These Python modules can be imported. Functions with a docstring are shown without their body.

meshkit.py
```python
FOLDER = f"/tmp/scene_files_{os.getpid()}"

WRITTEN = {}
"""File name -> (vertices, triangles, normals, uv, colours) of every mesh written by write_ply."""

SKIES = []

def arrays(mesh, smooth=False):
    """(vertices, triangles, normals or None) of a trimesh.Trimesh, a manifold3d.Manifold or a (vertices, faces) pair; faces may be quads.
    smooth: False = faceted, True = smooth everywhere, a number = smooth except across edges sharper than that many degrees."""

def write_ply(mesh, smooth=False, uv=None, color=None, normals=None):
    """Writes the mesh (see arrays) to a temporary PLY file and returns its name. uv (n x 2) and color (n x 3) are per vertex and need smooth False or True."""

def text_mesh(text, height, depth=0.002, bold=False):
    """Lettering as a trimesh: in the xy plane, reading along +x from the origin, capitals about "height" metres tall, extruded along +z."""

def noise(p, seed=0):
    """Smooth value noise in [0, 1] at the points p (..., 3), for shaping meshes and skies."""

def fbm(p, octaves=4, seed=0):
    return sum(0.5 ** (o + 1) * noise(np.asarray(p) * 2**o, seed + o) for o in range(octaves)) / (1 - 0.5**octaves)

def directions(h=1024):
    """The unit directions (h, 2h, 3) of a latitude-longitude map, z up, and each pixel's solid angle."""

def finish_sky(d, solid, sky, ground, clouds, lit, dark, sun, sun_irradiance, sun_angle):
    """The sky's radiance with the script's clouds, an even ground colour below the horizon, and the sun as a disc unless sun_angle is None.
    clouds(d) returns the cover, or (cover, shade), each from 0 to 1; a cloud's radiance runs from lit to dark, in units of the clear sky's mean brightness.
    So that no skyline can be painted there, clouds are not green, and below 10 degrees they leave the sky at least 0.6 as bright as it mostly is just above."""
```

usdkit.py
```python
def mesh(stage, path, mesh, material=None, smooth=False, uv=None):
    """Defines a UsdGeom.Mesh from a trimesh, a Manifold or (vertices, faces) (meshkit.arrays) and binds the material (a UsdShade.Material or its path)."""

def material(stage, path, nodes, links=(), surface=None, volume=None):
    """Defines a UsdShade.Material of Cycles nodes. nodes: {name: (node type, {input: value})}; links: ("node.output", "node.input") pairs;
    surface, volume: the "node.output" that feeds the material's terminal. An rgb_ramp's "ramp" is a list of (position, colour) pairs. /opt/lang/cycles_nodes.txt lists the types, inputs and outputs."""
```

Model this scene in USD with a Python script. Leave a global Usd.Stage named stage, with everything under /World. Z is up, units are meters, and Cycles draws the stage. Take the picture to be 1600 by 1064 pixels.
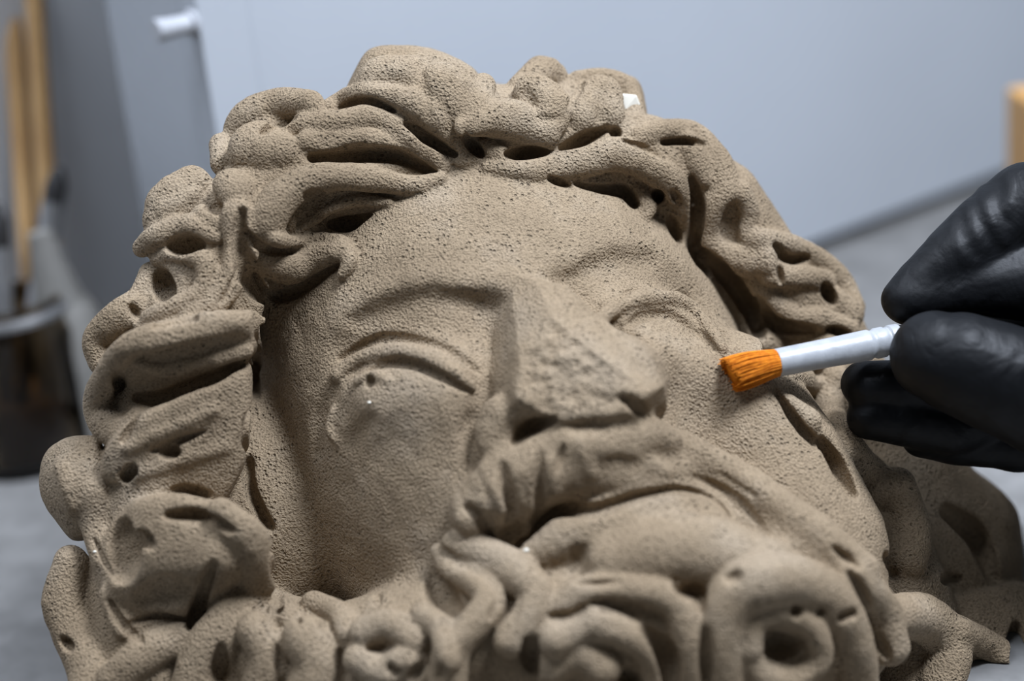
import math, random
import numpy as np, trimesh, usdkit, meshkit
from scipy.ndimage import map_coordinates, gaussian_filter1d, gaussian_filter
from scipy.spatial import ConvexHull
from pxr import Usd, UsdGeom, UsdLux, UsdShade, Gf, Sdf, Vt

stage = Usd.Stage.CreateInMemory()
UsdGeom.SetStageUpAxis(stage, UsdGeom.Tokens.z); UsdGeom.SetStageMetersPerUnit(stage, 1.0)
UsdGeom.Xform.Define(stage, '/World'); UsdGeom.Scope.Define(stage, '/World/Looks')

# ------------------------------------------------------------------ camera, lights, exposure
D = 2667.0                       # camera to the plane of focus, in carving units
UNIT = 0.00014                   # metres per carving unit
PITCH, ROLL, TABLE, TABLE_Z = math.radians(20), math.radians(6), -610.0, 0.75
VOX = 3.0
UPV = np.array([-math.sin(ROLL) * math.cos(PITCH), math.cos(ROLL) * math.cos(PITCH), math.sin(PITCH)])
def unit(v):
    v = np.asarray(v, float); return v / np.linalg.norm(v)
FWD = unit(np.array([0, 0, -1.]) + UPV * UPV[2]); MW = np.array([np.cross(FWD, UPV), FWD, UPV])
def W(p):                        # carving space (x right, y up, z to the camera) to the world, metres, table top at TABLE_Z
    return np.asarray(p, float) @ MW.T * UNIT + [0, 0, TABLE_Z - TABLE * UNIT]
def Wd(v): return np.asarray(v, float) @ MW.T
def S(px, py, z):
    z = np.asarray(z, float); s = 1 - z / D
    return np.stack(np.broadcast_arrays((np.asarray(px, float) - 800) * s, -(np.asarray(py, float) - 532) * s, z), -1)

EYE = W([0, 0, D])
cam = UsdGeom.Camera.Define(stage, '/World/camera')
cam.CreateHorizontalApertureAttr(36.0); cam.CreateVerticalApertureAttr(36.0 * 1064 / 1600); cam.CreateFocalLengthAttr(36.0 * D / 1600)
cam.CreateFStopAttr(36.0 * D / 1600 / 1000 / (80 * UNIT)); cam.CreateFocusDistanceAttr((D + 85) * UNIT); cam.CreateClippingRangeAttr(Gf.Vec2f(0.02, 50))
cam.CreateExposureAttr(0.16)
m4 = np.eye(4); m4[:3, :3] = MW.T; m4[3, :3] = EYE
UsdGeom.Xformable(cam).AddTransformOp().Set(Gf.Matrix4d(*m4.ravel().tolist()))

def rect_light(name, pos, target, w, h, power, color):
    l = UsdLux.RectLight.Define(stage, '/World/' + name); l.CreateWidthAttr(w); l.CreateHeightAttr(h); l.CreateIntensityAttr(power); l.CreateColorAttr(Gf.Vec3f(*color))
    z = unit(np.array(pos, float) - target); x = unit(np.cross([0, 1, 0.01], z)); y = np.cross(z, x)
    m = np.eye(4); m[0, :3], m[1, :3], m[2, :3], m[3, :3] = x, y, z, pos
    UsdGeom.Xformable(l).AddTransformOp().Set(Gf.Matrix4d(*m.ravel().tolist()))
LC = S(930, 640, 0)
rect_light('window_light', W(LC + unit([.35, .82, .44]) * (0.68 / UNIT)), W(LC), 0.19, 0.19, 82.0, (.87, .95, 1.1))
rect_light('added_wall_fill', (-.32, -.05, 1.75), (-.32, .02, .8), 0.5, 0.5, 9.0, (.87, .95, 1.1))  # added overhead fill to lift the dark left wall, not a known lamp
dome = UsdLux.DomeLight.Define(stage, '/World/sky'); dome.CreateIntensityAttr(0.02); dome.CreateColorAttr(Gf.Vec3f(.85, .95, 1.1))

# ------------------------------------------------------------------ helpers
def M(name, nodes, links=(), surface='p.BSDF'): return usdkit.material(stage, '/World/Looks/' + name, nodes, links, surface=surface)
count = {}
def fresh(parent, name):
    k = f'{parent}/{name}'; n = count.get(k, 0); count[k] = n + 1
    return k if n == 0 else f'{k}_{n:03d}'
def obj(name, mesh, mat, parent=None, smooth=30): return usdkit.mesh(stage, fresh(str(parent.GetPath()) if parent else '/World', name), mesh, mat, smooth=smooth).GetPrim()
def tag(p, label=None, cat=None, group=None, kind=None):
    for k, v in (('label', label), ('category', cat), ('group', group), ('kind', kind)):
        if v: p.SetCustomDataByKey(k, v)
    return p
def thing(name, loc, label, cat, group=None, rz=0.0):
    x = UsdGeom.Xform.Define(stage, fresh('/World', name)); x.AddTranslateOp().Set(Gf.Vec3d(*map(float, loc)))
    if rz: x.AddRotateZOp().Set(math.degrees(rz))
    return tag(x.GetPrim(), label, cat, group)
def box(lo, hi, bevel=0.0):
    lo, hi = np.array(lo, float), np.array(hi, float)
    if not bevel: return trimesh.creation.box(bounds=[lo, hi])
    c = [trimesh.creation.icosphere(1, bevel).vertices + [x, y, z] for x in (lo[0] + bevel, hi[0] - bevel) for y in (lo[1] + bevel, hi[1] - bevel) for z in (lo[2] + bevel, hi[2] - bevel)]
    return trimesh.Trimesh(np.vstack(c)).convex_hull
def lathe(profile, a, b, n=40):   # profile: (distance along a-b in metres, radius)
    a, b = np.asarray(a, float), np.asarray(b, float); z = unit(b - a); x = unit(np.cross(z, [.3, .9, .1])); y = np.cross(z, x)
    t = np.linspace(0, 2 * np.pi, n, endpoint=False); ring = np.cos(t)[:, None] * x + np.sin(t)[:, None] * y
    V = np.vstack([a + z * d + ring * r for d, r in profile]); F = []
    for i in range(len(profile) - 1):
        for j in range(n):
            k = (j + 1) % n; F += [[i * n + j, i * n + k, (i + 1) * n + k], [i * n + j, (i + 1) * n + k, (i + 1) * n + j]]
    return trimesh.Trimesh(V, F, process=False)

# ------------------------------------------------------------------ materials
STONE = M('stone', {'t': ('texture_coordinate', {}),
    'n1': ('noise_texture', {'scale': 38., 'detail': 5., 'roughness': .6}), 'n2': ('noise_texture', {'scale': 1900., 'detail': 1.5, 'roughness': .5}), 'n3': ('noise_texture', {'scale': 150., 'detail': 4., 'roughness': .6}),
    'r1': ('rgb_ramp', {'ramp': [(.3, (.180, .133, .084)), (.5, (.248, .187, .121)), (.68, (.290, .228, .158))]}),
    'r2': ('rgb_ramp', {'ramp': [(.28, (.5, .47, .44)), (.45, (.95, .95, .95)), (.62, (1.05, 1.04, 1.02)), (.75, (1.35, 1.35, 1.35))]}),
    'mx': ('mix_color', {'blend_type': 'multiply', 'fac': .8, 'use_clamp': False}),
    'v': ('voronoi_texture', {'scale': 800.}), 'vr': ('map_range', {'from_min': .1, 'from_max': .34, 'to_min': -1.1, 'to_max': 0., 'clamp': True}), 'pm': ('map_range', {'from_min': .45, 'from_max': .62, 'to_min': .15, 'to_max': 1., 'clamp': True}),
    'pit': ('math', {'math_type': 'multiply'}), 'h2': ('math', {'math_type': 'multiply_add', 'value2': .9}), 'h3': ('math', {'math_type': 'multiply_add', 'value2': .5}),
    'b': ('bump', {'strength': 1.0, 'distance': .00065}), 'p': ('principled_bsdf', {'roughness': .92, 'specular_ior_level': .18})},
    [('t.object', 'n1.vector'), ('t.object', 'n2.vector'), ('t.object', 'n3.vector'), ('t.object', 'v.vector'), ('n1.fac', 'r1.fac'), ('n2.fac', 'r2.fac'), ('r1.color', 'mx.a'), ('r2.color', 'mx.b'), ('mx.result', 'p.base_color'),
     ('v.distance', 'vr.value'), ('n3.fac', 'pm.value'), ('vr.result', 'pit.value1'), ('pm.result', 'pit.value2'), ('n2.fac', 'h2.value1'), ('pit.value', 'h2.value3'), ('n3.fac', 'h3.value1'), ('h2.value', 'h3.value3'), ('h3.value', 'b.height'), ('b.normal', 'p.normal')])
def plain(name, col, rough=.5, **kw): return M(name, {'p': ('principled_bsdf', {'base_color': col, 'roughness': rough, **kw})})
def grainy(name, c1, c2, scale, rough=.6, bump=.0002, stretch=(1, 1, 1), **kw):
    return M(name, {'t': ('texture_coordinate', {}), 'm': ('mapping', {'scale': stretch}), 'n': ('noise_texture', {'scale': scale, 'detail': 4., 'roughness': .6}), 'r': ('rgb_ramp', {'ramp': [(.35, c1), (.65, c2)]}), 'b': ('bump', {'strength': .6, 'distance': bump}), 'p': ('principled_bsdf', {'roughness': rough, **kw})},
             [('t.object', 'm.vector'), ('m.vector', 'n.vector'), ('n.fac', 'r.fac'), ('r.color', 'p.base_color'), ('n.fac', 'b.height'), ('b.normal', 'p.normal')])
WHITE = grainy('white_paint', (.38, .405, .435), (.40, .425, .455), 9., .5)
WALL = grainy('wall_paint', (.76, .77, .79), (.80, .81, .82), 3., .7)
TABLETOP = grainy('table_laminate', (.13, .127, .121), (.20, .196, .188), 60., .6)
FLOORM = grainy('floor_concrete', (.35, .34, .33), (.45, .44, .42), 6., .8)
RUBBER = M('black_rubber', {'t': ('texture_coordinate', {}), 'n': ('noise_texture', {'scale': 420., 'detail': 3.}), 'n2': ('noise_texture', {'scale': 110., 'detail': 2., 'distortion': 1.5}), 'a': ('math', {'math_type': 'multiply_add', 'value2': 3.}), 'b': ('bump', {'strength': .35, 'distance': .0004}),
    'p': ('principled_bsdf', {'base_color': (.0022, .0026, .0034), 'roughness': .52, 'specular_ior_level': .2})}, [('t.object', 'n.vector'), ('t.object', 'n2.vector'), ('n2.fac', 'a.value1'), ('n.fac', 'a.value3'), ('a.value', 'b.height'), ('b.normal', 'p.normal')])
PLASTIC = plain('white_plastic', (.36, .37, .39), .45)
WOOD = grainy('pale_wood', (.42, .24, .09), (.58, .36, .15), 60., .55, stretch=(1, 1, .08))
WOOD2 = grainy('amber_wood', (.50, .25, .07), (.66, .38, .13), 50., .5, stretch=(1, 1, .1))
DARK = plain('black_handle', (.012, .011, .011), .4)
FERRULE = grainy('painted_ferrule', (.27, .28, .292), (.33, .34, .352), 300., .38)
BRISTLE = grainy('orange_bristle', (.43, .115, .004), (.60, .20, .010), 900., .65, specular_ior_level=.15)
GREYMETAL = grainy('grey_metal', (.20, .20, .20), (.32, .32, .32), 80., .35, metallic=.6)
BROWN = grainy('brown_residue', (.10, .055, .018), (.20, .11, .035), 60., .6)
SLEEVE = grainy('grey_sleeve', (.16, .155, .14), (.22, .21, .19), 50., .7)
PLASTER = plain('cream_plaster', (.62, .585, .50), .35)
GLASS = M('dark_glass', {'f': ('fresnel', {'IOR': 1.45}), 'tr': ('transparent_bsdf', {'color': (.55, .47, .36)}), 'g': ('glossy_bsdf', {'roughness': .08, 'color': (.9, .9, .9)}), 'm': ('mix_closure', {})}, [('f.fac', 'm.fac'), ('tr.BSDF', 'm.closure1'), ('g.BSDF', 'm.closure2')], surface='m.closure')

# ------------------------------------------------------------------ room, table, cabinet
def world_tab(px, py):
    o = np.array([0, 0, D]); d = S(px, py, 0) - o; return W(o + d * ((TABLE - o @ UPV) / (d @ UPV)))
P1, P2 = W(S(320, 100, -850)), world_tab(1380, 362)
along = unit([*(P2 - P1)[:2], 0]); back = np.array([-along[1], along[0], 0]); ang = math.atan2(along[1], along[0])
corner = np.array([P1[0], P1[1], 0.0])
def local(name, loc, label, cat): return thing(name, loc, label, cat, rz=ang)
tag(obj('floor', box((-2.5, -2.5, -.05), (2.5, 2.5, 0)), FLOORM, smooth=False), kind='structure')
wallp = corner + back * 0.115
wl = trimesh.creation.box(bounds=[(-2.2, 0, 0), (2.4, .1, 2.6)]); wl.apply_transform(trimesh.transformations.rotation_matrix(ang, (0, 0, 1))); wl.apply_translation(wallp)
tag(obj('wall_back', wl, WALL, smooth=False), kind='structure')
t = local('work_table', (0, 0, 0), 'pale grey speckled work table carrying the stone head and white cabinet', 'table')
ly = float((wallp @ back))
lx = 0.0
obj('tabletop', box((-.75, -.62, .715), (1.1, ly - .004, .75), .003), TABLETOP, t)
for x in (-.7, 1.05):
    for y in (-.57, ly - .06): obj('leg', box((x - .025, y - .025, .0), (x + .025, y + .025, .716), .003), GREYMETAL, t)
cab = local('white_cabinet', (*corner[:2], .75), 'tall white cabinet standing on the table behind the stone head', 'cabinet')
dep = .060
obj('body', box((0, .010, .006), (.72, dep, .80), .0012), WHITE, cab)
obj('stile', box((.0, .0, .006), (.017, .0105, .80), .0008), WHITE, cab)
obj('front_panel', box((.0172, .0012, .006), (.72, .0105, .80), .0006), WHITE, cab)
for x in (.03, .35, .66): obj('foot', box((x, .012, 0), (x + .03, dep - .005, .0065)), DARK, cab)
# peg on the cabinet's left side
q = local('plastic_knob', corner + [0, 0, 0], 'small white plastic knob sticking out of the cabinet side, top left', 'knob')

# ------------------------------------------------------------------ carving: a block of distances
LO = np.array([-860., -900., -800.]); HI = np.array([980., 560., 420.])
class Clay:
    """A block of distance values that strokes are added to and cut from."""
    def __init__(self, vox, lo=LO, hi=HI):
        self.v = vox; self.lo = np.array(lo, float); self.hi = np.array(hi, float)
        self.n = ((self.hi - self.lo) / vox).astype(int) + 1
        self.f = np.full(self.n, 200., np.float32)
        self.id = np.zeros(self.n, np.uint8)
    def box(self, lo, hi):
        a = np.clip(np.floor((np.asarray(lo) - self.lo) / self.v).astype(int), 0, self.n)
        b = np.clip(np.ceil((np.asarray(hi) - self.lo) / self.v).astype(int) + 1, 0, self.n)
        if (b <= a).any(): return None
        sl = tuple(slice(x, y) for x, y in zip(a, b))
        ax = [np.arange(x, y, dtype=np.float32) * self.v + np.float32(l) for x, y, l in zip(a, b, self.lo)]
        return sl, np.meshgrid(*ax, indexing='ij', sparse=True)
    def add(self, sl, d, k, part):
        f = self.f[sl]; 
        if part: 
            i = self.id[sl]; i[d < f + 1.0] = part
        h = np.maximum(k - np.abs(f - d), 0) / k
        self.f[sl] = np.minimum(f, d) - h * h * h * (k / 6)
    def cut(self, sl, d, k):
        f = self.f[sl]; d = -d
        h = np.maximum(k - np.abs(f - d), 0) / k
        self.f[sl] = np.maximum(f, d) + h * h * h * (k / 6)
    def ellipsoid(self, c, axes, radii, k, part, cut=False):
        c = np.asarray(c, float); R = np.asarray(axes, float); ext = np.sqrt((R * R * (np.asarray(radii)[:, None] ** 2)).sum(0)) + k + 60
        got = self.box(c - ext, c + ext)
        sl, (X, Y, Z) = got
        p = [(X - c[0]) * R[i, 0] + (Y - c[1]) * R[i, 1] + (Z - c[2]) * R[i, 2] for i in range(3)]
        k0 = np.sqrt(sum((p[i] / radii[i]) ** 2 for i in range(3)), dtype=np.float32)
        k1 = np.sqrt(sum((p[i] / radii[i] ** 2) ** 2 for i in range(3)), dtype=np.float32)
        d = np.where(k0 < .05, -min(radii), k0 * (k0 - 1) / np.maximum(k1, 1e-9)).astype(np.float32)
        (self.cut(sl, d, k) if cut else self.add(sl, d, k, part))
    def chain(self, P, r, k, part=0, mode='add', q=1., amp=0., pad=0):
        P = np.asarray(P, float); r = np.broadcast_to(np.asarray(r, float), len(P))
        m = (r.max() * (2.2 if mode == 'push' else 1) + k + 3 * self.v + pad + .05)
        lo, hi = P.min(0) - m, P.max(0) + m
        if q < 1: lo[2] -= m / q; hi[2] += m / q
        got = self.box(lo, hi)
        if got is None: return
        sl, (X, Y, Z) = got
        best = np.full(self.f[sl].shape, 1e4, np.float32)
        base = [s.start for s in sl]
        if len(P) == 1: P = np.vstack([P, P + [.01, 0, 0]]); r = np.repeat(r, 2)
        for a, b, ra, rb in zip(P[:-1], P[1:], r[:-1], r[1:]):
            mm = max(ra, rb) * (2.2 if mode == 'push' else 1) + k + 3 * self.v + pad
            l, h = np.minimum(a, b) - mm, np.maximum(a, b) + mm
            if q < 1: l[2] -= mm / q; h[2] += mm / q
            sub = self.box(l, h)
            if sub is None: continue
            ss, (x, y, z) = sub
            loc = tuple(slice(s.start - o, s.stop - o) for s, o in zip(ss, base))
            ab = (b - a) * [1, 1, q]; L = max(float(ab @ ab), 1e-6)
            px, py, pz = x - a[0], y - a[1], (z - a[2]) * q
            t = np.clip((px * ab[0] + py * ab[1] + pz * ab[2]) / L, 0, 1)
            d = np.sqrt((px - t * ab[0]) ** 2 + (py - t * ab[1]) ** 2 + (pz - t * ab[2]) ** 2) - (ra + t * (rb - ra)) if mode != 'push' else \
                np.sqrt((px - t * ab[0]) ** 2 + (py - t * ab[1]) ** 2 + (pz - t * ab[2]) ** 2) / (ra + t * (rb - ra))
            best[loc] = np.minimum(best[loc], d.astype(np.float32))
        if mode == 'add': self.add(sl, best, k, part)
        elif mode == 'cut': self.cut(sl, best, k)
        else:
            self.f[sl] -= np.where(best < 2.2, amp * np.exp(-1.6 * best * best), 0).astype(np.float32)
            if part: 
                i = self.id[sl]; i[best < 1.0] = part
    def sample(self, p):
        return map_coordinates(self.f, ((p - self.lo) / self.v).reshape(-1, 3).T, order=1, mode='nearest').reshape(p.shape[:-1])
    def hit(self, px, py, step=4., near=400., far=-780.):
        """Depth at which the ray through each pixel meets the clay (where it misses: its closest approach)."""
        px = np.asarray(px, float); z = np.arange(near, far, -step)
        p = S(px[:, None], np.asarray(py, float)[:, None], z[None, :])
        f = self.sample(p); inside = f < 0; first = inside.argmax(1); ok = inside.any(1)
        i = np.maximum(first, 1); r = np.arange(len(px)); f0, f1 = f[r, i - 1], f[r, i]
        zz = z[i - 1] - step * f0 / np.where(np.abs(f0 - f1) < 1e-6, 1, f0 - f1)
        return np.where(ok, zz, z[f.argmin(1)]), ok

def spline(pts, step):
    p = np.asarray(pts, float)
    if len(p) == 1: return p
    q = np.vstack([2 * p[0] - p[1], p, 2 * p[-1] - p[-2]]); out = []
    for i in range(1, len(q) - 2):
        n = max(1, int(np.hypot(*(q[i + 1] - q[i])[:2]) / step))
        for t in np.arange(n) / n:
            out.append(.5 * (2 * q[i] + (q[i + 1] - q[i - 1]) * t + (2 * q[i - 1] - 5 * q[i] + 4 * q[i + 1] - q[i + 2]) * t * t + (3 * q[i] - q[i - 1] - 3 * q[i + 1] + q[i + 2]) * t ** 3))
    out.append(q[-2]); return np.array(out)

def surface_nets(f, lo, vox):
    s = (f < 0)
    c = np.zeros(np.array(f.shape) - 1, np.uint8)
    for o in np.ndindex(2, 2, 2):
        c += s[o[0]:f.shape[0] - 1 + o[0], o[1]:f.shape[1] - 1 + o[1], o[2]:f.shape[2] - 1 + o[2]]
    act = (c > 0) & (c < 8); ijk = np.argwhere(act)
    num = np.full(c.shape, -1, np.int32); num[act] = np.arange(len(ijk))
    val = {o: f[ijk[:, 0] + o[0], ijk[:, 1] + o[1], ijk[:, 2] + o[2]] for o in np.ndindex(2, 2, 2)}
    acc = np.zeros((len(ijk), 3)); cnt = np.zeros(len(ijk))
    for o in np.ndindex(2, 2, 2):
        for ax in range(3):
            if o[ax]: continue
            o2 = list(o); o2[ax] = 1; o2 = tuple(o2); a, b = val[o], val[o2]
            m = (a < 0) != (b < 0); t = a[m] / (a[m] - b[m])
            p = np.tile(np.array(o, float), (m.sum(), 1)); p[:, ax] += t
            acc[m] += p; cnt[m] += 1
    V = (ijk + acc / cnt[:, None]) * vox + lo
    F = []
    for ax in range(3):
        n = list(f.shape); 
        a = [slice(1, -1)] * 3; b = [slice(1, -1)] * 3; a[ax] = slice(0, n[ax] - 1); b[ax] = slice(1, n[ax])
        sa, sb = s[tuple(a)], s[tuple(b)]
        u, w = (ax + 1) % 3, (ax + 2) % 3
        for flip in (0, 1):
            e = np.argwhere((sa & ~sb) if not flip else (~sa & sb)); e[:, u] += 1; e[:, w] += 1
            q = []
            for du, dw in ((0, 0), (1, 0), (1, 1), (0, 1)):
                g = e.copy(); g[:, u] -= 1 - du; g[:, w] -= 1 - dw; q.append(num[g[:, 0], g[:, 1], g[:, 2]])
            q = np.stack(q, 1); F.append(q[:, ::-1] if flip else q)
    q = np.vstack(F); q = q[(q >= 0).all(1)]
    return V, np.vstack([q[:, [0, 1, 2]], q[:, [0, 2, 3]]])

U0 = unit([-.35, .86, -.34]); N0 = np.array([.24, .42, .88]); N0 = unit(N0 - U0 * (N0 @ U0)); E0 = np.cross(U0, N0)
FR = np.array([E0, U0, N0])
def sculpt(c):
    names = {}
    def new(name):
        names[len(names) + 1] = name; return len(names)
    def rows(rr, k, part):
        r = np.array(rr, float); c.chain(S(r[:, 0], r[:, 1], r[:, 2]), r[:, 3], k, part)
    def path(pts, r, h, z=None):
        pts = np.asarray(pts, float); r = np.broadcast_to(np.asarray(r, float), len(pts)); h = np.broadcast_to(np.asarray(h, float), len(pts))
        p = spline(np.column_stack([pts[:, :2], r, h]), max(5, r.mean() * .35))
        zz, ok = c.hit(p[:, 0], p[:, 1])
        if z is not None: zz = np.interp(np.linspace(0, 1, len(p)), np.linspace(0, 1, len(np.atleast_1d(z))), np.atleast_1d(z))
        elif len(zz) > 4: zz = gaussian_filter1d(zz, 2.5, mode='nearest')
        return p, zz
    def A(pts, r, h=-.3, k=12, part='hair_lock', z=None, q=1.0):
        i = part if isinstance(part, int) else new(part)
        p, zz = path(pts, r, h, z); c.chain(S(p[:, 0], p[:, 1], zz + p[:, 3] * p[:, 2]), p[:, 2], k, i, q=q); return i
    def C(pts, r, h=0., q=1., k=6, z=None):
        p, zz = path(pts, r, h, z)
        if len(p) > 3: p[:, 2] *= .5 + .5 * np.sin(np.pi * np.clip(np.linspace(.06, .94, len(p)), 0, 1)) ** .6
        c.chain(S(p[:, 0], p[:, 1], zz + p[:, 3] * p[:, 2]), p[:, 2], k, mode='cut', q=q)
    def P(pts, r, amp, part=0, z=None):
        p, zz = path(pts, r, 0, z); c.chain(S(p[:, 0], p[:, 1], zz), p[:, 2], 0, part if isinstance(part, int) else new(part), mode='push', amp=amp)
    def hull(pts, k, part, rnd=4, soft=0.):
        q = np.array([S(*p) for p in pts]); hv = ConvexHull(q); eq = np.unique(np.round(hv.equations, 4), axis=0)
        sl, (X, Y, Z) = c.box(q.min(0) - 30, q.max(0) + 30)
        d = None
        for a, b, g, o in eq:
            e = (a * X + b * Y + g * Z + o).astype(np.float32)
            if soft: e = np.exp(np.minimum(e, 90) / soft)
            d = e if d is None else (d + e if soft else np.maximum(d, e))
        if soft: d = soft * np.log(d)
        c.add(sl, d - rnd, k, part)
    def slab(pts, dep, k=9, part='hair_lock', rnd=10): hull(pts + [(x, y, z - dep) for x, y, z in pts], k, new(part), rnd, 7.)
    face, hair, beard = new('face'), new('hair_mass'), new('beard_mass')
    # ---- big masses
    c.ellipsoid(S(795, 630, -330), FR, (425, 640, 400), 30, face)
    rows([(1130,640,-130,130),(1190,740,-110,140),(1240,860,-70,150)], 60, face)
    rows([(1290,520,-330,60),(1210,440,-300,70),(1120,320,-270,80),(1000,250,-240,80),(850,220,-220,90),(680,210,-190,90),(530,260,-140,90),(400,330,-110,85),(330,430,-90,85),(285,560,-90,95),(270,700,-80,105),(250,850,-80,105),(240,1000,-60,110),(240,1180,-40,110)], 50, hair)
    rows([(1290,520,-330,60),(1350,640,-330,80),(1420,780,-340,100),(1480,900,-330,110),(1510,1060,-320,130),(1520,1250,-320,150)], 50, hair)
    rows([(1330,790,-240,90),(1390,930,-200,100),(1430,1100,-180,120)], 60, hair)
    rows([(520,1040,10,90),(640,1020,60,100),(800,990,80,110),(980,960,90,120),(1180,960,70,130),(1300,980,10,100)], 70, beard)
    rows([(440,1020,-10,90),(390,1000,-50,90),(420,1150,-20,100)], 60, beard)
    rows([(520,1200,10,110),(800,1200,80,130),(1050,1200,100,140),(1300,1200,0,120)], 70, beard)
    for x, y, z, r in [(520,440,-350,240),(800,440,-450,260),(1050,480,-500,230),(450,800,-350,280),(900,850,-400,400),(1300,900,-350,170)]:
        c.ellipsoid(S(x,y,z), np.eye(3), (r,r,r), 30, hair)
    # ---- face forms
    P([(545,548),(610,510),(690,498),(750,518)], 40, -40)
    P([(758,490),(778,550),(768,620),(750,670)], [40,44,38,26], -62)
    P([(530,500),(595,455),(660,436),(730,440),(790,450)], 34, 5)
    P([(560,503),(615,481),(680,468),(745,478)], [20,26,26,22], -15)
    P([(895,450),(950,430),(1020,425),(1085,455)], 40, -36)
    P([(905,470),(950,520),(1000,580)], [36,34,28], -40)
    P([(890,437),(950,412),(1020,405)], [16,24,20], -14)
    nose = new('nose')
    hull([(800,425,10),(840,440,50),(885,447,48),(822,502,84),(862,496,104),(812,565,122),(806,622,146),(868,655,160),(945,652,168),(1000,640,160),(940,560,152),(1015,615,166),(958,517,96),(1036,602,122),
          (762,470,-40),(742,560,-30),(742,690,10),(800,720,60),(960,720,70),(1040,640,40),(1028,600,-20),(950,520,-60),(885,450,-60)], 9, nose, 1)
    A([(790,650),(778,690),(790,720)], [34,38,30], -.2, 14, nose)
    P([(1035,625)], 12, 4, nose)
    P([(735,660),(742,720)], 18, -16)
    P([(590,628),(640,615),(690,622)], 62, 24, 'eye')
    P([(990,562),(1040,550),(1085,575)], 62, 30, 'eye')
    P([(1180,470),(1205,520)], 10, -6); eyelid = A([(508,622),(535,580),(588,556),(645,552),(690,570),(735,604)], [8,13,16,16,14,9], 0, 6, 'eyelid')
    C([(535,560),(590,530),(645,530),(700,548),(748,578)], 10, -.3)
    C([(575,578),(612,566),(648,569),(685,585),(730,610)], [7,10,10,10,8], -.3)
    A([(560,596),(590,588),(612,598)], 9, -.4, 6, eyelid)
    C([(579,597)], 10, -.3)
    P([(515,605),(500,650),(494,705)], 14, -20)
    A([(522,640),(516,672),(532,690)], 8, -.4, 6, eyelid)
    P([(545,690),(580,655)], 18, -8)
    lid = A([(930,503),(970,478),(1018,464),(1060,474),(1098,502),(1128,548)], [11,15,17,17,16,11], .1, 6, 'eyelid')
    C([(925,492),(970,462),(1012,448),(1058,455),(1098,480),(1128,518)], 10, -.35)
    C([(955,522),(990,502),(1030,490),(1065,500),(1100,528),(1126,560)], [7,10,10,10,9,7], -.4)
    P([(1135,560),(1160,560)], 20, -10)
    P([(1190,600),(1160,590)], 22, 8)
    # ---- moustache, lips
    mo = A([(745,800),(810,748),(890,722),(980,738),(1065,745),(1150,775),(1240,850),(1320,915)], [40,56,58,54,46,44,44,40], .15, 24, 'moustache')
    A([(1000,668),(1090,712),(1180,765),(1270,830),(1345,890)], [20,26,28,30,28], -.3, 20, mo)
    A([(838,712),(890,695),(950,690),(1005,680),(1040,690)], [24,34,36,32,24], -.2, 20, mo, z=[120,140,140,120,90])
    P([(905,668),(940,668)], 14, -10)
    lips = A([(838,868),(900,838),(970,817),(1045,797),(1105,818),(1135,848)], [26,42,50,50,44,30], .42, 16, 'lower_lip')
    C([(792,866),(828,838),(876,800),(935,797),(1000,776),(1060,766),(1115,782),(1147,822)], [7,9,12,11,9,8,8,7], -.4, .4, 8)
    P([(900,868),(960,850),(1055,828)], 18, -10)
    c_ = A([(960,880),(1080,862),(1190,890)], [40,56,50], .1, 40, 'chin')
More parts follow.
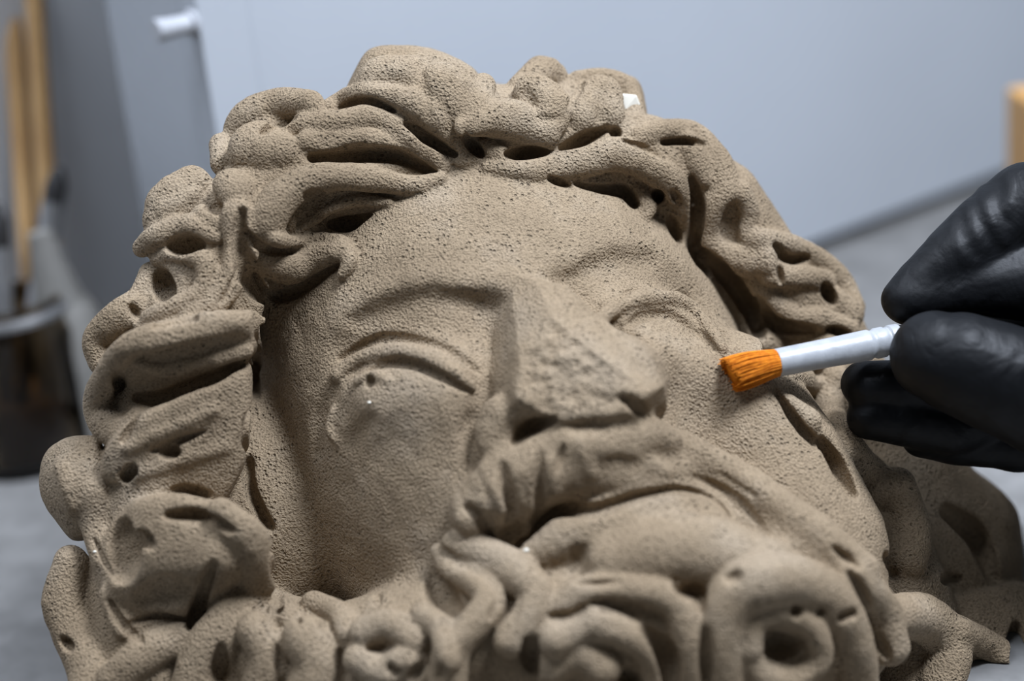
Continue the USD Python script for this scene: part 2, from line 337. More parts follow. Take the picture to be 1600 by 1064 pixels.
    for g, r in [([(783,728),(797,781),(799,815)], 8), ([(845,712),(843,760),(841,800)], 6), ([(728,794),(752,807),(772,848)], 8), ([(815,745),(822,790)], 4), ([(950,716),(1010,712),(1040,720)], 2.5), ([(880,700),(868,740)], 5), ([(1085,745),(1140,770)], 3.5), ([(1150,775),(1200,840)], 4.5), ([(1120,740),(1180,775)], 2.5)]:
        C(g, np.array(r) * 1.5, -.1, .8, 9)
    for g, r, am in [([(752,782),(770,820),(782,850)], 9, 9), ([(812,742),(822,790),(822,830)], 11, 9), ([(768,758),(785,800)], 8, 7), ([(862,722),(868,770)], 12, 7), ([(718,812),(735,840)], 10, 8), ([(985,705),(1045,735)], 14, 7), ([(905,690),(925,740)], 13, 5)]: P(g, r, am)
    C([(804,692),(828,669),(866,656)], [9,13,9], -.2, .4)
    C([(976,622),(998,636),(1018,656)], [10,12,9], -.1, .5)
    for l, r, h in [([(712,850),(760,868),(800,893),(838,925),(826,962),(798,1000)], [22,28,32,28,26,26], .65), ([(686,862),(705,890),(748,912),(765,942),(738,978),(708,1012),(700,1064)], [14,19,24,25,26,28,28], .85)]:
        A(l, r, h, 8, 'moustache_lock')
    C([(690,858),(721,880),(762,900),(782,930),(768,962)], 9, .5)
    C([(812,930),(800,965),(775,1000)], 5, .5)
    C([(672,895),(690,930),(716,955)], [14,24,16], 0, .6)
    # ---- beard along the left cheek
    for l, r, h in [([(440,955),(465,985),(440,1010)], 22, 0), ([(490,945),(530,960),(545,990)], 20, 0), ([(480,1000),(500,1040),(480,1090)], 38, .1), ([(570,990),(610,975),(650,1000)], 24, .1), ([(560,1030),(600,1050),(640,1030),(660,1064)], 24, .1), ([(660,960),(690,985),(700,1030)], 20, 0), ([(400,985),(420,1030),(400,1090)], 30, 0)]:
        A(l, r, h, 8, 'beard_lock')
    for g, r in [([(455,960),(470,975)], 6), ([(530,1020),(540,1064)], 12), ([(575,1015),(600,1010)], 7), ([(500,975),(515,985)], 5), ([(590,930),(590,945)], 7), ([(610,1045),(620,1052)], 8), ([(430,1010),(438,1050)], 8), ([(690,1040),(685,1064)], 9), ([(660,1040),(640,1064)], 10)]:
        C(g, r, 0, .6)
    # ---- chin curls
    for l, r, h in [([(860,985),(900,930),(985,922),(1050,940),(1075,985),(1082,1064),(1080,1120)], [22,24,22,24,26,28,28], .3), ([(870,1000),(920,975),(975,990),(1015,1022),(1028,1080)], [26,26,24,22,22], .3), ([(860,1040),(900,1020),(940,1040)], 30, .1),
                    ([(1130,1064),(1125,1000),(1150,930),(1220,905),(1290,935),(1330,1000),(1340,1080)], [34,36,38,40,38,34,34], .3), ([(1168,1015),(1178,968),(1222,952),(1266,978),(1278,1025),(1240,1060),(1190,1055),(1166,1025)], 22, .6), ([(1330,900),(1375,950),(1390,1010)], [26,30,30], .1), ([(1385,965),(1440,965),(1480,1010),(1470,1064)], [30,40,40,40], 0)]:
        A(l, r, h, 10, 'beard_lock')
    for g, r in [([(903,912),(935,914),(965,910)], 6), ([(925,942),(970,942),(1000,948)], 6), ([(1054,905),(1062,925),(1090,925),(1098,950)], [5,9,14,9]), ([(1010,985),(1040,1020),(1050,1064)], [12,18,20]), ([(1104,985),(1106,1064)], [10,14]), ([(825,1000),(830,1050)], [14,18]), ([(860,965),(895,962),(912,950)], 9), ([(980,1060),(985,1064)], 16),
                 ([(1200,1000),(1222,1012),(1240,1008)], [20,22,20]), ([(1246,955)], 10), ([(1283,957)], 7), ([(1318,965),(1332,960)], 9), ([(1305,857),(1340,884)], 8), ([(1328,897),(1342,915),(1356,945)], 9), ([(1370,994),(1388,1027)], 9), ([(1140,905),(1150,900)], 8)]:
        C(g, r, .1, .5)
    # ---- hair: crown
    def cuts(q, *rows_):
        for g, r, h in rows_: C(g, np.array(r) * 1.2, h - .45, q * .8, 5)
    def locks(part, *rows_):
        for l, r, h in rows_: A(l, np.array(r) * 1.12, h, 8, part, q=1.3)
    slab([(545,152,-150),(580,82,-150),(640,76,-140),(700,90,-140),(742,116,-150),(750,165,-135),(715,198,-110),(640,150,-95),(590,138,-105)], 120)
    slab([(962,125,-235),(990,129,-235),(1004,168,-240),(1004,200,-240),(965,200,-225)], 80)
    rows([(880,165,-250,46),(930,165,-250,46)], 20, hair); rows([(430,215,-170,52)], 20, hair)
    locks('hair_lock',
      ([(690,140),(705,175),(715,195)], [30,26,20], .1), ([(605,135),(640,140)], 46, -.1), ([(690,145),(715,165)], 44, -.2),
      ([(755,135),(745,165),(735,190)], 20, -.2), ([(726,198),(765,185),(810,190),(850,218)], [16,28,30,20], .2), ([(812,140),(845,115),(868,118)], [20,26,20], 0), ([(835,150),(860,170),(850,205)], [34,34,26], .1),
      ([(905,125),(940,122),(975,135),(990,165),(990,190)], [16,16,18,16,16], -.4), ([(905,185),(925,148),(945,145),(950,180)], [24,24,26,26], .2),
      ([(735,245),(760,235),(800,255),(830,265)], [16,18,18,14], 0))
    locks('hair_lock',   # left of the parting
      ([(515,172),(560,150),(615,150),(665,172),(700,215),(722,250)], [18,20,20,22,20,14], .2), ([(430,215),(470,200),(530,195),(585,185),(640,215),(690,258)], [20,22,22,20,22,14], .3),
      ([(480,222),(540,222),(600,225),(650,250)], [18,18,18,14], .1),
      ([(385,235),(375,205),(400,178),(445,162),(485,162),(500,175)], [26,26,28,24,20,12], 0), ([(405,238),(440,240)], [46,30], -.1), ([(345,225),(348,255)], 18, -.5))
    # ---- hair: right of the parting
    locks('hair_lock',
      ([(760,262),(830,268),(895,255),(955,240),(1005,252),(1045,282),(1055,305)], [10,18,24,26,26,24,16], .3), ([(1000,300),(1010,320),(1005,340)], [14,18,12], .2),
      ([(1000,212),(1040,205),(1080,210),(1105,235),(1125,265),(1130,300),(1112,330),(1105,365),(1130,395),(1170,408)], [16,18,20,22,24,24,20,20,24,26], .2),
      ([(1155,300),(1168,330),(1165,365),(1190,390),(1195,412)], [20,18,16,20,20], 0), ([(1075,225),(1090,255),(1100,280)], [20,20,14], .1),
      ([(1185,372),(1230,382),(1275,405),(1310,440),(1330,480)], [16,18,20,22,22], 0), ([(1205,430),(1250,432),(1290,440)], [18,20,18], .1),
      ([(1180,440),(1205,468),(1240,495),(1285,500),(1325,515)], [18,18,18,18,18], .1), ([(1165,495),(1195,535),(1250,548),(1310,535)], [16,20,20,18], .1), ([(1300,470),(1325,490)], 24, 0),
      ([(1225,585),(1265,600),(1290,625)], [20,20,20], .1), ([(1305,590),(1295,640),(1320,700),(1370,760)], [22,24,28,34], .2), ([(1230,640),(1260,660)], 22, -.3))
    rows([(1420,700,-360,60),(1490,775,-350,58),(1540,830,-340,52),(1552,905,-330,50),(1560,1000,-330,80),(1600,1080,-330,110)], 30, hair)
    slab([(1440,720,-330),(1478,718,-340),(1502,747,-330),(1555,765,-330),(1585,802,-330),(1592,890,-330),(1550,830,-290),(1450,790,-275)], 120)
    slab([(1448,872,-235),(1505,858,-235),(1538,882,-250),(1535,935,-220),(1470,940,-195)], 140)
    slab([(1440,950,-160),(1535,930,-200),(1592,915,-215),(1650,960,-200),(1720,1064,-150),(1560,1130,-90),(1420,1060,-100)], 170)
    A([(1500,985),(1560,1020),(1600,1060)], [24,26,26], .2)
    C([(1480,800),(1530,840),(1550,900)], [20,26,22], -.3, .5, 8)
    locks('hair_lock', ([(1400,760),(1425,830),(1420,880)], [30,30,26], .1))
    cuts(.5, ([(1470,905),(1500,905)], 9, .2), ([(1590,980),(1585,1030)], 12, 0), ([(1380,870),(1400,900)], 10, 0))
    # ---- hair: left side
    locks('hair_lock', ([(360,292),(372,306)], [26,28], .1), ([(300,290),(272,325),(262,365)], [30,42,34], .1), ([(340,345),(320,340)], 20, .1))
    locks('hair_lock', ([(372,335),(377,395),(358,440),(328,478),(300,494)], [24,24,22,20,18], .4), ([(222,388),(255,364),(300,354),(335,370)], [14,18,18,12], .4),
      ([(245,402),(285,396),(318,410),(322,440),(302,466),(258,488),(222,505)], [11,14,15,15,15,16,14], .4), ([(160,565),(152,530),(185,497),(222,472),(238,430)], [22,22,25,24,20], 0), ([(398,450),(380,500),(388,550)], [22,24,20], -.2))
    slab([(178,556,50),(215,522,60),(310,497,62),(392,500,30),(398,540,20),(330,600,-5),(260,618,-12),(200,600,0),(235,560,48)], 100)
    locks('hair_lock', ([(402,500),(325,506),(255,522),(205,538),(176,568),(164,606)], [14,17,19,18,17,16], .35), ([(385,548),(310,566),(250,578),(222,566)], [10,13,13,9], .25))
    rows([(185,595,-110,34)], 14, hair)
    locks('hair_lock', ([(172,575),(153,622),(168,662),(198,676),(214,650)], [18,22,25,24,14], .2))
    slab([(208,655,45),(262,634,55),(325,608,50),(385,575,25),(388,640,20),(378,720,15),(345,778,5),(240,765,15),(165,745,20),(168,705,30)], 110)
    slab([(72,720,-40),(100,692,-30),(150,690,-20),(152,770,-10),(140,832,-30),(115,838,-40),(68,772,-40),(105,760,10)], 90)
    locks('hair_lock', ([(150,770),(152,820),(166,870)], [24,24,22], 0), ([(110,880),(102,940),(118,990),(150,1050),(160,1120)], [26,33,33,40,50], -.1), ([(180,1060),(230,1018),(285,995)], [24,26,22], .2), ([(172,930),(195,980)], [16,18], .1))
    slab([(170,830,20),(208,789,55),(240,832,70),(238,862,70),(200,893,55),(168,925,30),(150,870,10)], 80)
    slab([(210,788,60),(265,776,85),(330,788,92),(388,828,85),(405,880,60),(335,885,118),(243,833,98),(242,862,98),(203,894,80),(172,927,55),(205,968,30),(292,966,40),(308,940,70)], 110)
    locks('hair_lock', ([(345,800),(388,842),(398,900),(362,965),(325,1020),(298,1090)], [20,27,32,36,36,34], .5))
    # ---- drilled channels and hollows
    cuts(.4,
      ([(486,248),(520,248),(558,243),(622,244),(680,274)], [9,11,11,11,7], .1), ([(634,193),(670,218),(710,240)], [7,9,7], 0), ([(530,170),(560,158),(588,160),(615,172)], [5,6,6,6], 0), ([(412,207),(435,192),(460,182)], [8,9,5], 0),
      ([(793,240),(822,240),(852,238)], [9,12,9], 0), ([(878,232),(912,218),(950,200)], [8,11,7], 0), ([(962,207)], 9, 0), ([(888,168),(912,130)], 5, .2), ([(728,215),(750,240)], 9, 0),
      ([(975,220),(1010,230),(1047,250)], [5,7,5], 0), ([(900,287),(945,296),(975,300),(990,318)], [6,8,11,12], 0), ([(860,280),(890,290)], 6, 0), ([(1027,305)], 10, 0), ([(1052,300),(1062,316)], 6, .2), ([(1080,280),(1089,305),(1091,335),(1086,370),(1084,400),(1105,425)], [8,11,11,10,10,12], 0), ([(1048,345),(1060,375)], 9, 0), ([(1035,222),(1065,220),(1098,224)], 6, .3),
      ([(1210,384),(1232,405),(1262,402)], 8, .2), ([(1290,448),(1300,470)], 11, 0), ([(1218,415),(1220,440)], 6, .2), ([(1185,468),(1205,498),(1235,512),(1272,516)], [8,11,11,8], -.1), ([(1297,516),(1325,522)], 8, 0), ([(1092,390),(1130,425),(1165,470),(1190,525),(1205,575)], [12,14,14,12,12], -.2), ([(1275,583)], 11, 0), ([(1212,612),(1250,665),(1275,692)], [5,8,11], 0), ([(1285,690),(1310,730),(1330,770)], [12,14,14], 0))
    for g, r, a in [([(735,140),(728,195)], 14, -13), ([(655,100),(664,140),(668,180)], 9, -7), ([(820,143),(832,160)], 11, -10), ([(845,186),(875,184)], 9, -8), ([(1035,222),(1065,220),(1098,226)], 8, -8)]: P(g, r, a)
    for g, r, a in [([(200,700),(262,672),(335,640)], 12, 8), ([(215,740),(280,720),(350,700)], 14, 8), ([(230,545),(310,525),(385,520)], 12, 7), ([(240,588),(320,572)], 14, -8), ([(95,730),(110,790)], 16, 8), ([(255,330),(300,305)], 14, 7), ([(620,110),(650,90)], 20, 6), ([(590,125),(630,130)], 14, -8)]: P(g, r, a)
    C([(172,832),(186,862),(180,892)], [40,44,34], .42, 1, 3); C([(332,885),(316,930),(298,982)], [12,15,12], .25, 1, 4); C([(225,948),(280,935)], [40,44], .78, 1, 8)
    # the big C-shaped lock over the left temple and the lock hooked under it
    C([(378,330),(374,380),(392,440),(425,475)], [10,16,18,14], -.2, .5, 5)
    A([(690,278),(646,290),(573,279),(509,277),(458,294),(424,328),(416,360),(440,378)], [10,16,21,24,27,31,29,16], .45, 8, q=1.15)
    A([(430,374),(456,380),(500,373),(534,384),(546,409),(536,430)], [13,13,13,17,15,10], .75, 6)
    A([(418,408),(452,414),(490,405),(524,394)], [24,31,26,18], .55, 8)
    C([(500,308),(482,322),(474,352)], [17,19,14], .25, 1, 5); C([(500,345),(535,350),(575,335)], [14,17,9], .15, 1, 5)
    A([(492,345),(517,324),(558,313),(607,318)], [7,11,12,9], .25, 5)
    C([(480,306),(500,303)], [11,11], -.5, .5, 3); C([(518,350),(545,350),(580,336)], [11,14,6], -.5, .5, 3); C([(470,335),(466,360)], [7,6], 0, 1, 3)
    C([(384,362),(408,386),(450,392),(478,386)], [10,9,8,4], -.4, .4, 3); C([(398,428),(432,462),(482,444),(528,415)], [9,12,11,7], -.3, .5, 4)
    P([(1140,325),(1140,370)], 16, -14); P([(500,215),(560,222)], 18, -8)
    cuts(.6,
      ([(330,322),(340,326)], 9, 0), ([(268,383),(310,384)], [15,15], .2), ([(248,428),(262,462)], [16,20], .2), ([(372,420),(360,452),(332,490)], 5, .3), ([(245,510),(275,500),(304,497)], [9,9,8], 0),
      ([(212,620),(255,622),(300,606),(350,586),(388,560)], [10,14,13,11,8], 0), ([(184,590),(187,602)], 8, .45), ([(205,480),(215,500)], 8, 0), ([(395,575)], 11, .2), ([(215,650),(190,690)], [5,6], 0),
      ([(238,705),(275,690),(318,675)], [5,6,4], .2), ([(255,706),(275,706)], 9, .2), ([(195,745),(205,735)], 9, .3), ([(245,775),(290,765),(345,782)], [5,7,7], 0),
      ([(262,806),(310,806),(362,828)], [9,10,8], .2), ([(222,836),(236,850)], [11,9], .1), ([(332,892),(314,935),(298,978)], [5,8,7], .3), ([(145,843),(175,900)], 4, 0), ([(172,940),(200,985),(222,1000)], 6, 0), ([(205,973),(250,963),(292,967)], 5, 0), ([(95,1000),(112,1012)], 8, .3),
      ([(405,490),(402,560),(392,640),(386,700),(392,765),(424,840),(436,950)], [14,10,10,9,9,10,12], 0), ([(340,1064),(345,1010)], [16,8], .2))
    return names

def ray_plane(px, py, pt, n):
    d = W(S(px, py, 0)) - EYE; return EYE + d * (((pt - EYE) @ n) / (d @ n))
k0 = ray_plane(303, 36, P1, -along); stage.RemovePrim(q.GetPath()); count['/World/plastic_knob'] = 0
kb = thing('plastic_knob', k0, 'small white plastic knob sticking out of the cabinet side near the top left', 'knob')
n_ = -along
obj('flange', lathe([(0, 0), (0, .0040), (.0012, .0042), (.0018, .0038), (.0018, 0)], (0, 0, 0), n_), PLASTIC, kb)
obj('grip', lathe([(.0016, 0), (.0016, .0031), (.0045, .0029), (.009, .0031), (.0118, .0034), (.0124, .0031), (.0124, 0)], (0, 0, 0), n_), PLASTIC, kb)

# ------------------------------------------------------------------ the stone head
clay = Clay(VOX); names = sculpt(clay)
gx = [np.arange(n, dtype=np.float32) * VOX + np.float32(l) for n, l in zip(clay.n, LO)]
X, Y, Z = np.meshgrid(*gx, indexing='ij', sparse=True)
np.maximum(clay.f, (TABLE - (X * UPV[0] + Y * UPV[1] + Z * UPV[2])).astype(np.float32), out=clay.f)      # it lies flat on the table
clay.f = gaussian_filter(clay.f, 0.6)
hv, hf = surface_nets(clay.f, LO, VOX)
part_at = lambda p: clay.id[tuple(np.clip(np.rint((p - LO) / VOX).astype(int), 0, clay.n - 1).T)]
_, _, nrm = meshkit.arrays((hv, hf), True)
pid = part_at(hv - nrm * 3)
for k in range(3): hv[:, k] += (meshkit.fbm(hv / 46.0, 2, 11 + 7 * k) - .5) * 4.5                          # uneven hand carving
_, _, nrm = meshkit.arrays((hv, hf), True)
hv += nrm * ((meshkit.fbm(hv / 17.0, 3, 3) - .5) * 1.8 + (meshkit.fbm(hv / 70.0, 2, 5) - .5) * 3.0)[:, None]
sc = 1 - hv[:, 2] / D; fx, fy = 800 + hv[:, 0] / sc, 532 - hv[:, 1] / sc                                     # the broken face of the nose is rough
inside = np.ones(len(hv)); poly = [(822, 502), (862, 497), (1012, 614), (1000, 640), (868, 655), (808, 620)]
for (ax_, ay_), (bx2, by2) in zip(poly, poly[1:] + poly[:1]): inside = np.minimum(inside, np.clip((((bx2 - ax_) * (fy - ay_) - (by2 - ay_) * (fx - ax_)) / math.hypot(bx2 - ax_, by2 - ay_)) / 12, 0, 1))
inside *= pid == [k for k, v in names.items() if v == 'nose'][0]
hv += nrm * (inside * (meshkit.fbm(hv / 24.0, 3, 8) - .55) * 22)[:, None]
_, _, nrm = meshkit.arrays((hv, hf), True)
comp = trimesh.graph.connected_component_labels(trimesh.graph.face_adjacency(hf), len(hf)); keep = comp == np.bincount(comp).argmax(); hf = hf[keep]
base_pt = np.array([0, 0, TABLE_Z]); hw, nw = W(hv) - base_pt, Wd(nrm)
fid = np.sort(pid[hf], axis=1)[:, 1]
sizes = np.bincount(fid, minlength=256)
for i in range(256):
    if 0 < sizes[i] < 250 or i == 0: fid[fid == i] = 2
head = thing('stone_head', base_pt, 'weathered sandstone head of a curly bearded man lying on its back on the table', 'statue')
for i in sorted(set(fid.tolist())):
    f = hf[fid == i]; used, inv = np.unique(f, return_inverse=True)
    m = UsdGeom.Mesh.Define(stage, fresh(str(head.GetPath()), names[i]))
    m.CreatePointsAttr(Vt.Vec3fArray.FromNumpy(hw[used].astype(np.float32))); m.CreateFaceVertexCountsAttr(Vt.IntArray.FromNumpy(np.full(len(f), 3, np.int32)))
    m.CreateFaceVertexIndicesAttr(Vt.IntArray.FromNumpy(inv.reshape(-1).astype(np.int32))); m.CreateSubdivisionSchemeAttr('none')
    m.CreateNormalsAttr(Vt.Vec3fArray.FromNumpy(nw[used].astype(np.float32))); m.SetNormalsInterpolation('vertex')
    UsdShade.MaterialBindingAPI.Apply(m.GetPrim()).Bind(STONE)
def rel(p): return W(p) - base_pt
zp = float(clay.hit([985], [160])[0][0])
pl = trimesh.Trimesh(np.vstack([trimesh.creation.icosphere(2, 4).vertices + S(x, y, z) for x, y, z in [(972, 150, zp + 3), (992, 152, zp + 2), (999, 170, zp - 4), (978, 170, zp + 3), (975, 160, zp - 20), (996, 165, zp - 24)]])).convex_hull
tag(obj('plaster_patch', trimesh.Trimesh(W(pl.vertices) - base_pt, pl.faces, process=False), PLASTER, head), 'smooth cream plaster patch')

for gx_, gy_, gr in [(822, 860, 4.0), (1082, 320, 3.2), (577, 629, 2.6), (148, 862, 2.5)]:
    gz = float(clay.hit([gx_], [gy_])[0][0]); sp = trimesh.creation.icosphere(1, gr); obj('white_grain', trimesh.Trimesh(W(sp.vertices * [1.2, .9, .9] + S(gx_, gy_, gz + 1)) - base_pt, sp.faces, process=False), PLASTER, head, True)

# ------------------------------------------------------------------ the brush and the hand
zt = float(clay.hit([1142], [585])[0][0]) + 6
b0, f0, f1 = S(1136, 573, zt), S(1213, 567, zt - 4), S(1392, 532, zt - 50)
ax = unit(f1 - f0); at = lambda d: f0 + ax * d
bo = W(f0)
brush = thing('paint_brush', bo, 'small brush with orange bristles in a pale painted ferrule, held against the stone cheek', 'brush')
L = float(np.linalg.norm(f1 - f0)); s_ = float(1 - f0[2] / D)
u = lambda d, r: (d * UNIT, r * UNIT)
r0, r1 = 21.5 * s_, 24.5 * s_
wa = Wd(ax)
obj('ferrule', lathe([u(4, 0), u(4, r0 - 4), u(0, r0 - 2), u(0, r0), u(3, r0 + .8), u(L * .45, (r0 + r1) / 2), u(L * .78, r1), u(L * .80, r1), u(L * .82, r1 - 2.5), u(L * .845, r1 - 2.5), u(L * .865, r1), u(L * .93, r1), u(L * .945, r1 - 2), u(L * .97, r1 - 2), u(L * .985, r1 + .5), u(L * 1.06, r1 + .5), u(L * 1.06, 0)], (0, 0, 0), wa, 64), FERRULE, brush, 40)
obj('handle', lathe([u(L * 1.05, 0), u(L * 1.05, r1 - 4), u(L * 1.4, r1 + 2), u(L * 2.2, r1), u(L * 3.6, r1 * .55), u(L * 3.64, 0)], (0, 0, 0), wa, 32), DARK, brush)
rng = np.random.default_rng(5)
bx_, by_ = unit(np.cross(ax, [0, 0, 1.])), None; by_ = np.cross(ax, bx_)
def bristle(a, q, bend=0.0, ext=0.0):      # a: angle, q: 0..1 radius; from inside the ferrule to the flared, slightly slanted end
    d = np.array([math.cos(a), math.sin(a)]) * q; pts = []
    for t_ in np.linspace(0, 1, 6):
        r = (r0 - 2.0) * (1 + .36 * math.sin(t_ * 1.9)) ; e = (d[0] * bx_ + d[1] * by_) * r
        pts.append(f0 + (-ax) * (t_ * (74 * s_ + ext - 7 * d[0]) - 6 * (t_ == 0)) + e + np.array([0, -5.0 * t_ * t_, 0]) * s_ + bend * t_ * t_ * by_)
    return np.array(pts)
core = np.array([bristle(a, .93 + .05 * math.sin(9 * a) * .5) for a in np.linspace(0, 2 * np.pi, 48, endpoint=False)])
V = np.vstack([core.transpose(1, 0, 2).reshape(-1, 3), core[:, -1].mean(0)[None] + -ax * 2]); F = []
for i in range(5):
    for j in range(48): k = (j + 1) % 48; F += [[i * 48 + j, i * 48 + k, (i + 1) * 48 + k], [i * 48 + j, (i + 1) * 48 + k, (i + 1) * 48 + j]]
F += [[5 * 48 + j, 5 * 48 + (j + 1) % 48, 288] for j in range(48)]
obj('bristle_tuft', trimesh.Trimesh(W(V) - bo, F, process=False), BRISTLE, brush, True)
P_, n_p = [], []
for i in range(2400):
    p = bristle(rng.uniform(0, 2 * np.pi), math.sqrt(rng.uniform(.5, 1.12)), rng.normal(0, 3.0), rng.normal(0, 3.0)); P_.append(W(p) - bo); n_p.append(len(p))
cv = UsdGeom.BasisCurves.Define(stage, fresh(str(brush.GetPath()), 'bristle')); cv.CreateTypeAttr('cubic'); cv.CreateBasisAttr('catmullRom'); cv.CreateCurveVertexCountsAttr(Vt.IntArray(n_p)); cv.CreatePointsAttr(Vt.Vec3fArray.FromNumpy(np.vstack(P_).astype(np.float32)))
cv.CreateWidthsAttr(Vt.FloatArray([1.0 * UNIT])); cv.SetWidthsInterpolation('constant'); UsdShade.MaterialBindingAPI.Apply(cv.GetPrim()).Bind(BRISTLE); tag(cv.GetPrim(), kind='stuff')

zb = float(at(L)[2])                      # depth of the brush where the fingers hold it
print('brush depth', zt, zb); hand = Clay(4.0, (420, -420, -460), (2250, 620, 320))
def bone(rows_, k):
    r = np.array(rows_, float); hand.chain(S(r[:, 0], r[:, 1], zb + r[:, 2]), r[:, 3], k, 1)
bone([(1900,560,-40,150),(1990,590,-50,150),(2150,640,-60,125),(2480,720,-80,120)], 20)      # palm, wrist, forearm
bone([(1420,470,-30,40),(1500,452,-40,52),(1600,440,-50,70)], 12); bone([(1410,468,-34,35),(1440,442,-36,42),(1494,404,-42,57),(1545,360,-50,62),(1606,322,-60,68)], 12); bone([(1606,322,-60,68),(1720,350,-80,84),(1850,440,-70,110)], 26)   # index
bone([(1462,556,72,70),(1500,568,76,80),(1560,590,74,86),(1640,620,60,88)], 20); bone([(1640,620,60,90),(1780,640,20,110),(1900,600,-20,130)], 40)                           # thumb
bone([(1350,600,-40,38),(1400,604,-46,44),(1470,606,-60,48),(1560,560,-110,56)], 10); bone([(1560,560,-110,58),(1700,470,-130,78),(1860,470,-90,100)], 20)                   # middle
bone([(1358,652,-45,37),(1410,656,-52,43),(1480,664,-70,48),(1570,640,-130,56)], 10); bone([(1570,640,-130,56),(1710,560,-150,74),(1870,560,-110,96)], 20)                  # ring
bone([(1440,684,-90,34),(1500,690,-112,40),(1590,692,-120,46)], 10); bone([(1590,692,-120,48),(1720,650,-150,66),(1880,640,-110,86)], 20)                                 # little
def crease(pts, r, amp, dz=0):
    p = spline(np.array(pts, float), 6); zz, _ = hand.hit(p[:, 0], p[:, 1], near=250, far=-700); hand.chain(S(p[:, 0], p[:, 1], zz), np.full(len(p), r), 0, 0, mode='push', amp=amp)
for pts, r, amp in [([(1532,292),(1545,335),(1572,380)], 9, 7), ([(1510,315),(1520,350),(1540,385)], 8, 6), ([(1488,338),(1492,372),(1512,405)], 8, 5), ([(1575,268),(1580,300),(1572,330)], 8, 7), ([(1557,285),(1562,320),(1575,350)], 7, -6), ([(1522,305),(1532,345),(1555,390)], 6, -6), ([(1500,330),(1505,360),(1525,400)], 6, -5),
                    ([(1585,545),(1560,590),(1570,640)], 8, 4), ([(1610,560),(1590,600),(1600,650)], 8, 4)]: crease(pts, r, amp)
hand.f = gaussian_filter(hand.f, 1.3)
gv, gf = surface_nets(hand.f, hand.lo, hand.v)
print('hand in stone', int((clay.sample(gv) < 0).sum()), gv[clay.sample(gv) < 0].mean(0) if (clay.sample(gv) < 0).any() else '')
gv += (np.stack([meshkit.fbm(gv / 40.0, 2, 21 + i) for i in range(3)], 1) - .5) * 3.0
ho = W(S(1900, 600, zb - 40))
person = thing('person', ho, 'right hand in a tight black rubber glove pinching the small brush', 'person')
obj('gloved_hand', trimesh.Trimesh(W(gv) - ho, gf, process=False), RUBBER, person, True)
wr, el = S(2200, 655, zb - 62), S(3000, 700, zb - 80)
obj('sleeve', lathe([(0, 128 * UNIT), (.012, 150 * UNIT), (.04, 165 * UNIT), (.11, 190 * UNIT), (.11, 120 * UNIT), (0, 120 * UNIT)], W(wr) - ho, W(el) - ho), plain('dark_cloth', (.03, .03, .035), .9), person)

# ------------------------------------------------------------------ background things
def tablething(px, py): p = world_tab(px, py); return np.array([p[0], p[1], TABLE_Z])
jo = tablething(55, 712); R_, H_ = .0215, .055
jar = thing('glass_jar', jo, 'dark glass jar full of brushes, at the left edge of the table', 'jar')
obj('glass', lathe([(0, 0), (0, R_ - .002), (.002, R_), (H_ * .80, R_), (H_ * .88, R_ * .9), (H_, R_ * .88), (H_, R_ * .80), (H_ * .87, R_ * .82), (H_ * .78, R_ * .92), (.004, R_ * .92), (.003, 0)], (0, 0, 0), (0, 0, 1), 48), GLASS, jar)
obj('rim', lathe([(H_ * .90, R_ * .885), (H_ * .90, R_ * .95), (H_ * .93, R_ * .98), (H_ * .96, R_ * .95), (H_ * .96, R_ * .885)], (0, 0, 0), (0, 0, 1), 48), GREYMETAL, jar)
obj('residue', lathe([(.0042, 0), (.0042, R_ * .9), (.016, R_ * .9), (.022, R_ * .7), (.020, 0)], (0, 0, 0), (0, 0, 1)), BROWN, jar)
zj = float(((jo - EYE) @ MW)[2] / UNIT + D)
def stick(name, label, cat, a, b, za, zb_, prof, mats, group=None):
    A_, B_ = W(S(a[0], a[1], zj + za)), W(S(b[0], b[1], zj + zb_)); T = thing(name, A_, label, cat, group); Ln = np.linalg.norm(B_ - A_)
    for part, pr, mt in zip(('handle', 'ferrule', 'bristles'), prof, mats): obj(part, lathe([(d * Ln, r) for d, r in pr], (0, 0, 0), B_ - A_, 24), mt, T)
rw = .0029
stick('wooden_brush', 'long pale wooden brush handle, the right one standing in the jar', 'brush', (96, 660), (50, -60), 40, -30, [[(0, 0), (0, rw), (.5, rw * 1.15), (.97, rw * 1.1), (1, rw * .6), (1, 0)]], [WOOD])
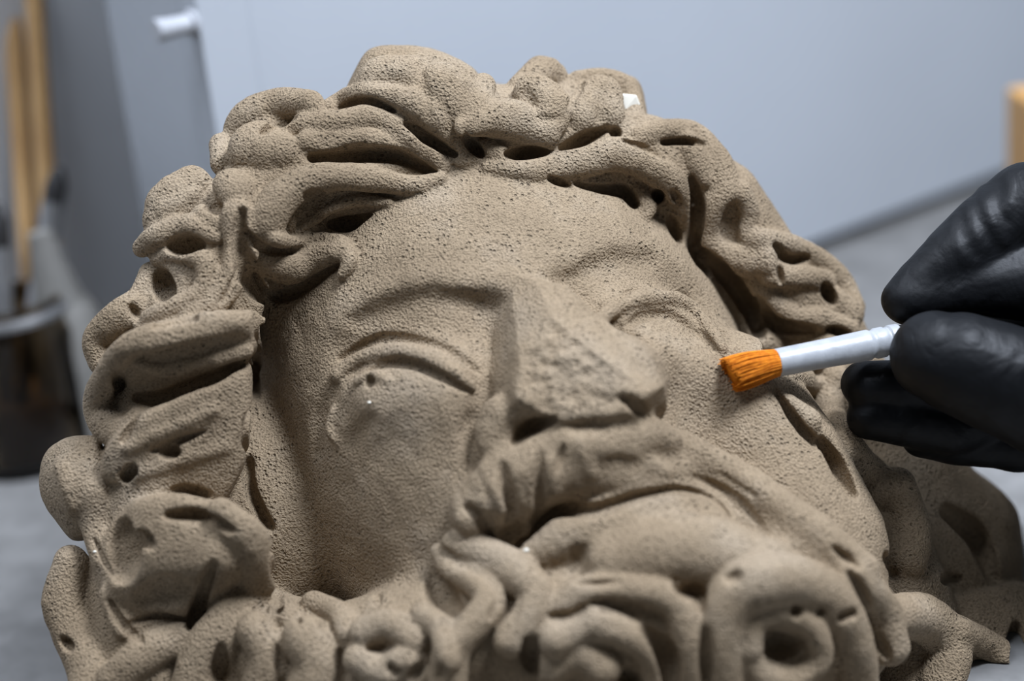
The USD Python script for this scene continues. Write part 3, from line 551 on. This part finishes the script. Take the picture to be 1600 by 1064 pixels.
stick('wooden_brush', 'long pale wooden brush handle at the left picture edge in the jar', 'brush', (62, 640), (14, -60), 0, -90, [[(0, 0), (0, rw), (.5, rw * 1.2), (.97, rw * 1.1), (1, rw * .6), (1, 0)]], [WOOD])
stick('dark_brush', 'brush with black bristles and grey ferrule pointing up out of the jar', 'brush', (30, 650), (92, 262), 90, 110, [[(0, 0), (0, .002), (.40, .0026), (.40, 0)], [(.38, 0), (.38, .0033), (.86, .0037), (.86, 0)], [(.85, 0), (.85, .0036), (.93, .0036), (1, .0016), (1, 0)]], [DARK, GREYMETAL, DARK])
stick('dark_brush', 'short black brush at the very left edge, leaning in the jar', 'brush', (10, 650), (-4, 318), 60, 90, [[(0, 0), (0, .002), (.45, .0026), (.45, 0)], [(.44, 0), (.44, .0034), (.80, .0038), (.80, 0)], [(.79, 0), (.79, .0038), (.92, .0038), (1, .0014), (1, 0)]], [DARK, GREYMETAL, DARK])
bo2 = tablething(150, 690)
bt = thing('squeeze_bottle', bo2, 'grey conical squeeze bottle behind the jar of brushes', 'bottle')
obj('body', lathe([(0, 0), (0, .0125), (.002, .0135), (.036, .0135), (.046, .0115), (.050, .0095), (.050, 0)], (0, 0, 0), (-.06, 0, 1)), SLEEVE, bt)
obj('nozzle', lathe([(.049, 0), (.049, .009), (.066, .0052), (.074, .004), (.075, 0)], (0, 0, 0), (-.06, 0, 1)), SLEEVE, bt)
wp = tablething(1640, 420); top = W(S(1625, 148, float(((wp - EYE) @ MW)[2] / UNIT + D)))
hgt = 0.07
lo_, hi_ = 0.0, .2
for _ in range(40):
    md = (lo_ + hi_) / 2; c_ = ((wp + [0, 0, md] - EYE) @ MW.T.T) / UNIT if False else ((wp + [0, 0, md] - [0, 0, TABLE_Z - TABLE * UNIT]) @ MW) / UNIT
    y_ = 532 - c_[1] / (1 - c_[2] / D)
    if y_ > 148: lo_ = md
    else: hi_ = md
pk = thing('wooden_block', wp, 'amber wooden block standing on the table at the right picture edge', 'block')
obj('block', box((-.0105, -.008, 0), (.03, .02, lo_), .002), WOOD2, pk)
